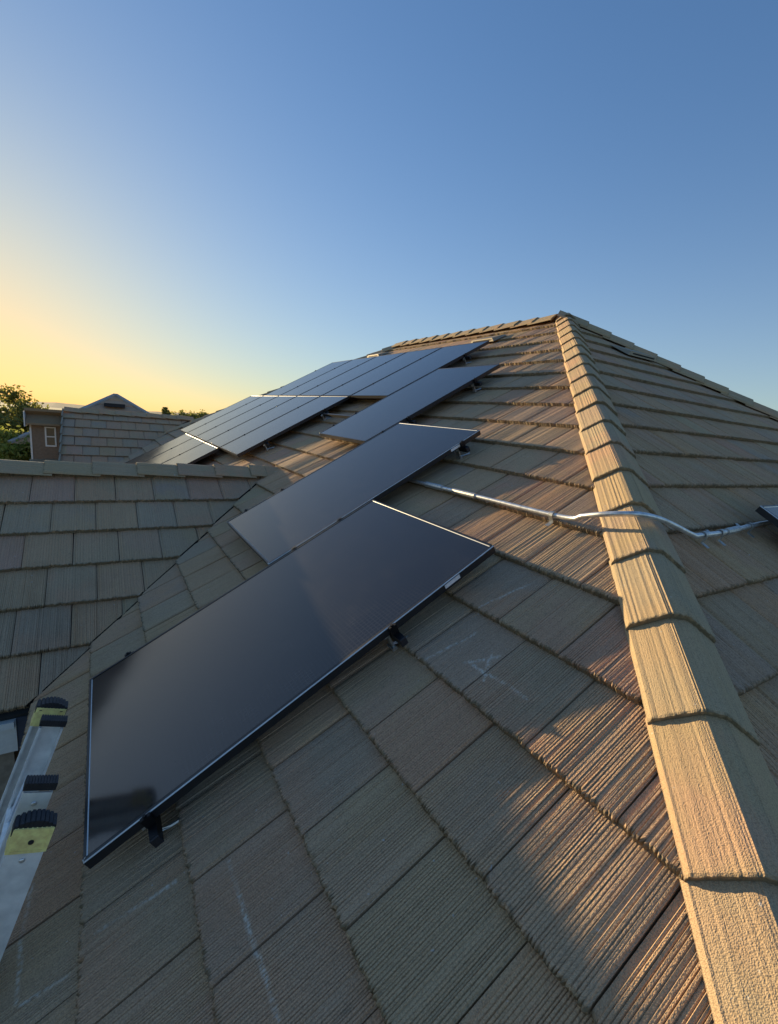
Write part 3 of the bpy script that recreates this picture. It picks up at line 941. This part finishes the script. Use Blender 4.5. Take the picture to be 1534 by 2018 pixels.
for i in range(14):
    d = 1.0 + i * .88
    c = (TFi + TNi) / 2 + LD * d
    mt = lframe(0, c)
    L = (TFi.y - TNi.y) / 2 - .03
    bm = bmesh.new()
    prof = []
    for k in range(20):
        a = 2 * math.pi * k / 20; rr_ = 1 + (.06 if k % 2 else 0)
        prof.append((math.cos(a) * .085 * rr_, math.sin(a) * .05 * rr_))
    r0 = [bm.verts.new(mt @ Vector((a, -L, b))) for a, b in prof]
    r1 = [bm.verts.new(mt @ Vector((a, L, b))) for a, b in prof]
    for k in range(20): bm.faces.new((r0[k], r1[k], r1[(k + 1) % 20], r0[(k + 1) % 20]))
    bm.faces.new(r0); bm.faces.new(r1[::-1])
    bmesh.ops.recalc_face_normals(bm, faces=bm.faces)
    new_obj('rung', bm, M['alu'], ladder)
# pull cord hanging between the stiles
bm = bmesh.new()
pp = [TFi + LD * .5 + Vector((-.05, -.1, 0)), TFi + LD * 1.1 + Vector((-.1, -.3, 0)), TFi + LD * 1.9 + Vector((-.12, -.55, 0)), TNi + LD * 2.6 + Vector((-.1, .2, 0))]
tube(bm, smooth_path(pp, 5), .014, 6); new_obj('cord', bm, M['label'], ladder, True)

# ------------------------------------------------------------------ far wing of tiled roof (another house)
far = empty('far_house', Matrix.Identity(4))
tag(far, 'tiled roof beyond the wing ridge with a small brown window wall at its left end', 'house')
D0 = Vector((0, YRD, ZRD)); FD = frame(D0, XB, UB, NB)
XDL = -18.05
f, kp = mkclip(0, -DC, -1, 1)    # keep y > x + 36  -> left of the valley
slD = Slope(FD, D0, XB, UB, NB, [(f, kp)])
for k in range(1, 9):
    for j in range(-1 if k % 2 else 0, 12):
        x = -17.38 + (j + .5 + (.5 if k % 2 else 0)) * TW
        slD.add(x, -k * 1.04)
    slD.items.append([200, -17.38 - .30, -k * 1.04, [], 40])
    if k % 2 == 0: pass
    bmx = None
for it in slD.items:
    if it[1] < -17.4: it[3] = [(Vector((-17.40, 0, 0)), Vector((-1, 0, 0)))]
dD, cD, jD = build_slope(slD, 'roof_slope', far, 90, [(-9.9, 0), (XDL, 0), (XDL, -8.1), (-9.9 - 7.0, -8.1)])
for i in range(8):
    o = link_mesh('ridge_tile', R.choice(CAPS), far)
    o.matrix_local = frame(Vector((-18.0 + i * 1.0, YRD, ZRD + .02)), Vector((0, -1, 0)), Vector((1, 0, 0)), Vector((0, 0, 1)))
plain_slope('roof_slope', [(-9.0, YRD, ZRD - .08), (-20.2, YRD, ZRD - .08), (-20.2, YRD + 7, ZRD - 7 * T), (-9.0, YRD + 7, ZRD - 7 * T)], far)
# light rake edge, lit by the sun
bm = bmesh.new()
for k in range(8):
    y0_, y1_ = -k * 1.04, -(k + 1) * 1.04
    mt = Matrix.Identity(4)
    p0 = D0 + UB * y0_ + Vector((XDL - .02, 0, 0)); p1 = D0 + UB * y1_ + Vector((XDL - .06, 0, .02))
    vs = [bm.verts.new(p0 + Vector((-.05, 0, .05))), bm.verts.new(p0 + Vector((.05, 0, .06))), bm.verts.new(p1 + Vector((.05, 0, .10))), bm.verts.new(p1 + Vector((-.05, 0, .09))),
          bm.verts.new(p0 + Vector((-.05, 0, -.20))), bm.verts.new(p1 + Vector((-.05, 0, -.16)))]
    bm.faces.new(vs[:4][::-1]); bm.faces.new((vs[0], vs[3], vs[5], vs[4]))
new_obj('rake_tile_edge', bm, M['vent'], far)
# recessed wall with window, small roof over it
yw = YRD + .3
bm = bmesh.new(); box(bm, -19.9, -18.12, yw, yw + 3, -16, ZRD - .9); new_obj('wall', bm, M['brownwall'], far)
wall_box('wall', XDL + .05, -10, YRD - 5.5, YRD + 6, -26, ZRD - 3.6, M['stucco'], far)
wall_box('wall', -19.8, XDL, yw + .1, yw + 3, -26, -12, M['stucco'], far)
bm = bmesh.new()
poly(bm, [(-20.15, yw - .55, ZRD - 1.05), (-18.1, yw - .55, ZRD - 1.05), (-18.1, YRD + .9, ZRD - .12), (-20.15, YRD + .9, ZRD - .12)])
r_ = bmesh.ops.extrude_face_region(bm, geom=list(bm.faces))
for v in r_['geom']:
    if isinstance(v, bmesh.types.BMVert): v.co.z -= .12
bmesh.ops.recalc_face_normals(bm, faces=bm.faces)
new_obj('porch_roof', bm, M['tiles'], far)
bm = bmesh.new(); box(bm, -20.22, -20.16, yw - .6, YRD + 1, ZRD - 1.3, ZRD - .3); box(bm, -20.0, -19.9, yw - .05, yw + .02, -16, ZRD - 1.1); new_obj('trim_board', bm, M['white'], far)
wf = bmesh.new()
wx0, wx1, wz0, wz1 = -19.18, -18.55, ZRD - 2.62, ZRD - 1.28
box(wf, wx0, wx0 + .09, yw - .06, yw - .002, wz0, wz1); box(wf, wx1 - .09, wx1, yw - .06, yw - .002, wz0, wz1)
box(wf, wx0 + .09, wx1 - .09, yw - .06, yw - .002, wz1 - .07, wz1); box(wf, wx0 + .09, wx1 - .09, yw - .06, yw - .002, wz0, wz0 + .1)
box(wf, wx0 + .09, wx1 - .09, yw - .055, yw - .002, (wz0 + wz1) / 2 - .03, (wz0 + wz1) / 2 + .05)
win = new_obj('window', wf, M['white'], far)
bm = bmesh.new(); box(bm, wx0 + .08, wx1 - .08, yw - .03, yw - .02, wz0 + .05, wz1 - .03); new_obj('pane', bm, M['pane'], win)
bm = bmesh.new()
poly(bm, [(-20.1, yw - .9, ZRD - 4.0), (-18.1, yw - .9, ZRD - 4.0), (-18.1, yw - .02, ZRD - 3.5), (-20.1, yw - .02, ZRD - 3.5)])
r_ = bmesh.ops.extrude_face_region(bm, geom=list(bm.faces))
for v in r_['geom']:
    if isinstance(v, bmesh.types.BMVert): v.co.z -= .12
bmesh.ops.recalc_face_normals(bm, faces=bm.faces)
new_obj('lower_roof', bm, M['vent'], far)

# ------------------------------------------------------------------ small hipped roof farther back
hip = empty('hipped_house', Matrix.Identity(4))
tag(hip, 'small pyramid-shaped roof with a dark vent rising behind the far tiled roof', 'house')
ax_, ay_, az_ = -14.5, 45.0, -4.45
hw = 8.0
rise = hw * .60
cs4 = [(-hw, -hw), (hw, -hw), (hw, hw), (-hw, hw)]
for i in range(4):
    a, b_ = cs4[i], cs4[(i + 1) % 4]
    bm = bmesh.new(); tcl = bm.verts.layers.float_vector.new('tcoord'); trl = bm.verts.layers.float.new('trand')
    N_ = 9
    for k in range(N_):
        t0, t1 = k / N_, (k + 1) / N_ + .004
        pts = [(a[0] * t0, a[1] * t0, -rise * t0), (b_[0] * t0, b_[1] * t0, -rise * t0), (b_[0] * t1, b_[1] * t1, -rise * t1 + .10), (a[0] * t1, a[1] * t1, -rise * t1 + .10)]
        pts2 = [(p[0] + ax_, p[1] + ay_, p[2] + az_) for p in pts]
        vs = [bm.verts.new(p) for p in pts2]
        lo = [bm.verts.new((p[0], p[1], p[2] - .1)) for p in pts2[2:]]
        for v in vs + lo: v[trl] = (k * .37) % 1; v[tcl] = v.co
        bm.faces.new(vs[::-1]); bm.faces.new((vs[2], vs[3], lo[1], lo[0]))
    o = new_obj('roof_slope', bm, M['tiles'], hip)
bm = bmesh.new()
for sx, sy in ((-1, -1), (1, -1), (-1, 1), (1, 1)):
    p0 = Vector((ax_, ay_, az_ + .06)); p1 = Vector((ax_ + sx * hw, ay_ + sy * hw, az_ - rise + .14))
    d = (p1 - p0).normalized(); q = d.to_track_quat('Y', 'Z').to_matrix().to_4x4(); q.translation = p0
    box(bm, -.22, .22, 0, (p1 - p0).length, -.10, .08, q)
new_obj('hip_cover', bm, flat('grey_hip_cover', (.36, .34, .31), .7), hip)
bm = bmesh.new(); box(bm, ax_ - 1.1, ax_ + .75, ay_ - 2.75, ay_ - 2.0, az_ - 1.22, az_ - .88); vv_ = new_obj('attic_vent', bm, M['dark'], hip)
wall_box('wall', ax_ - hw + 1.2, ax_ + hw - 1.2, ay_ - hw + 1.2, ay_ + hw - 1.2, GZ - 1, az_ - rise + .02, M['stucco'], hip)

# ------------------------------------------------------------------ trees
def tree(x, y, gz, top, rx, rz, n, leaf, mat, label, seed, group=None, name='leafy_tree'):
    rr = random.Random(seed)
    root = empty(name, Matrix.Translation((x * U, y * U, gz * U)))
    tag(root, label, 'tree', group)
    H = top - gz
    cz = H - rz
    bm = bmesh.new()
    tube(bm, [(0, 0, -.5), (.1, .05, cz * .5), (-.1, .1, cz)], [H * .028, H * .02, H * .012], 8)
    for i in range(7):
        a = rr.uniform(0, 6.28); e_ = rr.uniform(.5, 1.1)
        p0 = Vector((0, 0, cz * rr.uniform(.45, .95)))
        p1 = p0 + Vector((math.cos(a) * rx * .7, math.sin(a) * rx * .7, rz * e_ * .7))
        tube(bm, [p0, (p0 + p1) / 2 + Vector((0, 0, -.2)), p1], [H * .010, H * .006, H * .002], 5)
    new_obj('trunk', bm, M['bark'], root)
    clumps = []
    for i in range(60):
        a = rr.uniform(0, 6.28); ph = math.acos(rr.uniform(-.75, 1)); q = rr.uniform(.45, 1.0) ** .6
        c = Vector((math.cos(a) * math.sin(ph) * rx * q, math.sin(a) * math.sin(ph) * rx * q, cz + math.cos(ph) * rz * q))
        clumps.append((c, rr.uniform(.14, .30) * rx))
    verts, faces = [], []
    for i in range(n):
        c, cr = rr.choice(clumps)
        d = Vector((rr.gauss(0, 1), rr.gauss(0, 1), rr.gauss(0, .8)))
        p = c + d * cr * .55
        q = Vector((rr.gauss(0, 1), rr.gauss(0, 1), rr.gauss(0, 1) + .4)).normalized()
        t1 = q.orthogonal().normalized(); t2 = q.cross(t1)
        a = rr.uniform(0, 6.28); t1, t2 = t1 * math.cos(a) + t2 * math.sin(a), t2 * math.cos(a) - t1 * math.sin(a)
        L = leaf * rr.uniform(.6, 1.4)
        k = len(verts)
        verts += [p - t1 * L, p + t2 * L * .45, p + t1 * L, p - t2 * L * .45]
        faces.append((k, k + 1, k + 2, k + 3))
    me = bpy.data.meshes.new('crown'); me.from_pydata([v * U for v in verts], [], faces); me.materials.append(mat)
    link_mesh('crown', me, root)
    return root
def azpos(az, d): # azimuth from +Y to -X, distance
    return CP.x - math.sin(rad(az)) * d, CP.y + math.cos(rad(az)) * d
TREES = [(8.4, 72, -5.2, 6.6, 8.2, 20000, .30, 'leaf_dark', 'tall dark olive tree at the left edge, its top against the yellow sky'),
         (7.3, 52, -8.4, 3.3, 4.0, 12000, .22, 'leaf_light', 'lower light green tree at the left edge in front of the dark one'),
         (12.5, 60, -6.3, 5.0, 7.0, 5000, .32, 'leaf_dark', 'dark tree mostly outside the left edge')]
for i, (az, d, top, rx, rz, n, lf, mt, lb) in enumerate(TREES[:2]):
    x, y = azpos(az, d); tree(x, y, GZ, top, rx, rz, n, lf, M[mt], lb, 40 + i)
for i, (az, d, el, rx) in enumerate([(-6.1, 260, -.72, 2.6), (-8.0, 240, -1.0, 6.5), (-9.6, 250, -.95, 6.0), (-6.9, 300, -1.25, 6.0)]):
    x, y = azpos(az, d); z = CP.z + d * math.tan(rad(el))
    tree(x, y, z - 16, z, rx, 5.5 if i else 7, 1500, .7, M['leaf_dark'], ['narrow pointed far tree on the horizon right of the pyramid roof', 'round far tree on the horizon just left of the solar panels', 'far tree on the horizon beside the lowest solar panels', 'low far tree between the pointed tree and the round one'][i], 60 + i, 'far trees on the horizon', 'far_tree')

# ------------------------------------------------------------------ ground and hills
bm = bmesh.new()
rings = [0, 40, 90, 200, 500, 1200, 3000, 7000, 16000]
NS = 48
prev = None
def gzr(r): return GZ if r < 90 else GZ - (r - 90) * .026
for r_ in rings:
    if r_ == 0:
        prev = [bm.verts.new((CP.x, CP.y, GZ))]; continue
    ring = [bm.verts.new((CP.x + math.cos(2 * math.pi * k / NS) * r_, CP.y + math.sin(2 * math.pi * k / NS) * r_, gzr(r_) + (noise.noise(Vector((k * .7, r_ * .01, 0))) * r_ * .004 if r_ > 90 else 0))) for k in range(NS)]
    for k in range(NS):
        if len(prev) == 1: bm.faces.new((prev[0], ring[k], ring[(k + 1) % NS]))
        else: bm.faces.new((prev[k], ring[k], ring[(k + 1) % NS], prev[(k + 1) % NS]))
    prev = ring
g = new_obj('ground', bm, M['ground'], None, True); tag(g, 'dry earth and grass falling away behind the houses', kind='structure')
bm = bmesh.new()
NH = 160
a0, a1 = -60, 60
base, crest, back = [], [], []
for k in range(NH + 1):
    az = a0 + (a1 - a0) * k / NH
    x, y = azpos(az, 9000)
    el = -1.28 + .34 * noise.noise(Vector((az * .16, 3.1, 0))) + .12 * noise.noise(Vector((az * .7, 9.1, 0)))
    if -2 < az < 6: el += .10
    base.append(bm.verts.new((*azpos(az, 7600), CP.z - 7600 * .035)))
    crest.append(bm.verts.new((x, y, CP.z + 9000 * math.tan(rad(el)))))
    back.append(bm.verts.new((*azpos(az, 10500), CP.z - 10500 * .05)))
for k in range(NH):
    bm.faces.new((base[k], crest[k], crest[k + 1], base[k + 1])[::-1]); bm.faces.new((crest[k], back[k], back[k + 1], crest[k + 1])[::-1])
hl = new_obj('hills', bm, M['hill'], None, True); tag(hl, 'low pale hills along the horizon', kind='structure')
print('tiles', cA, jA, cB, jB, cC, jC, cD, jD)
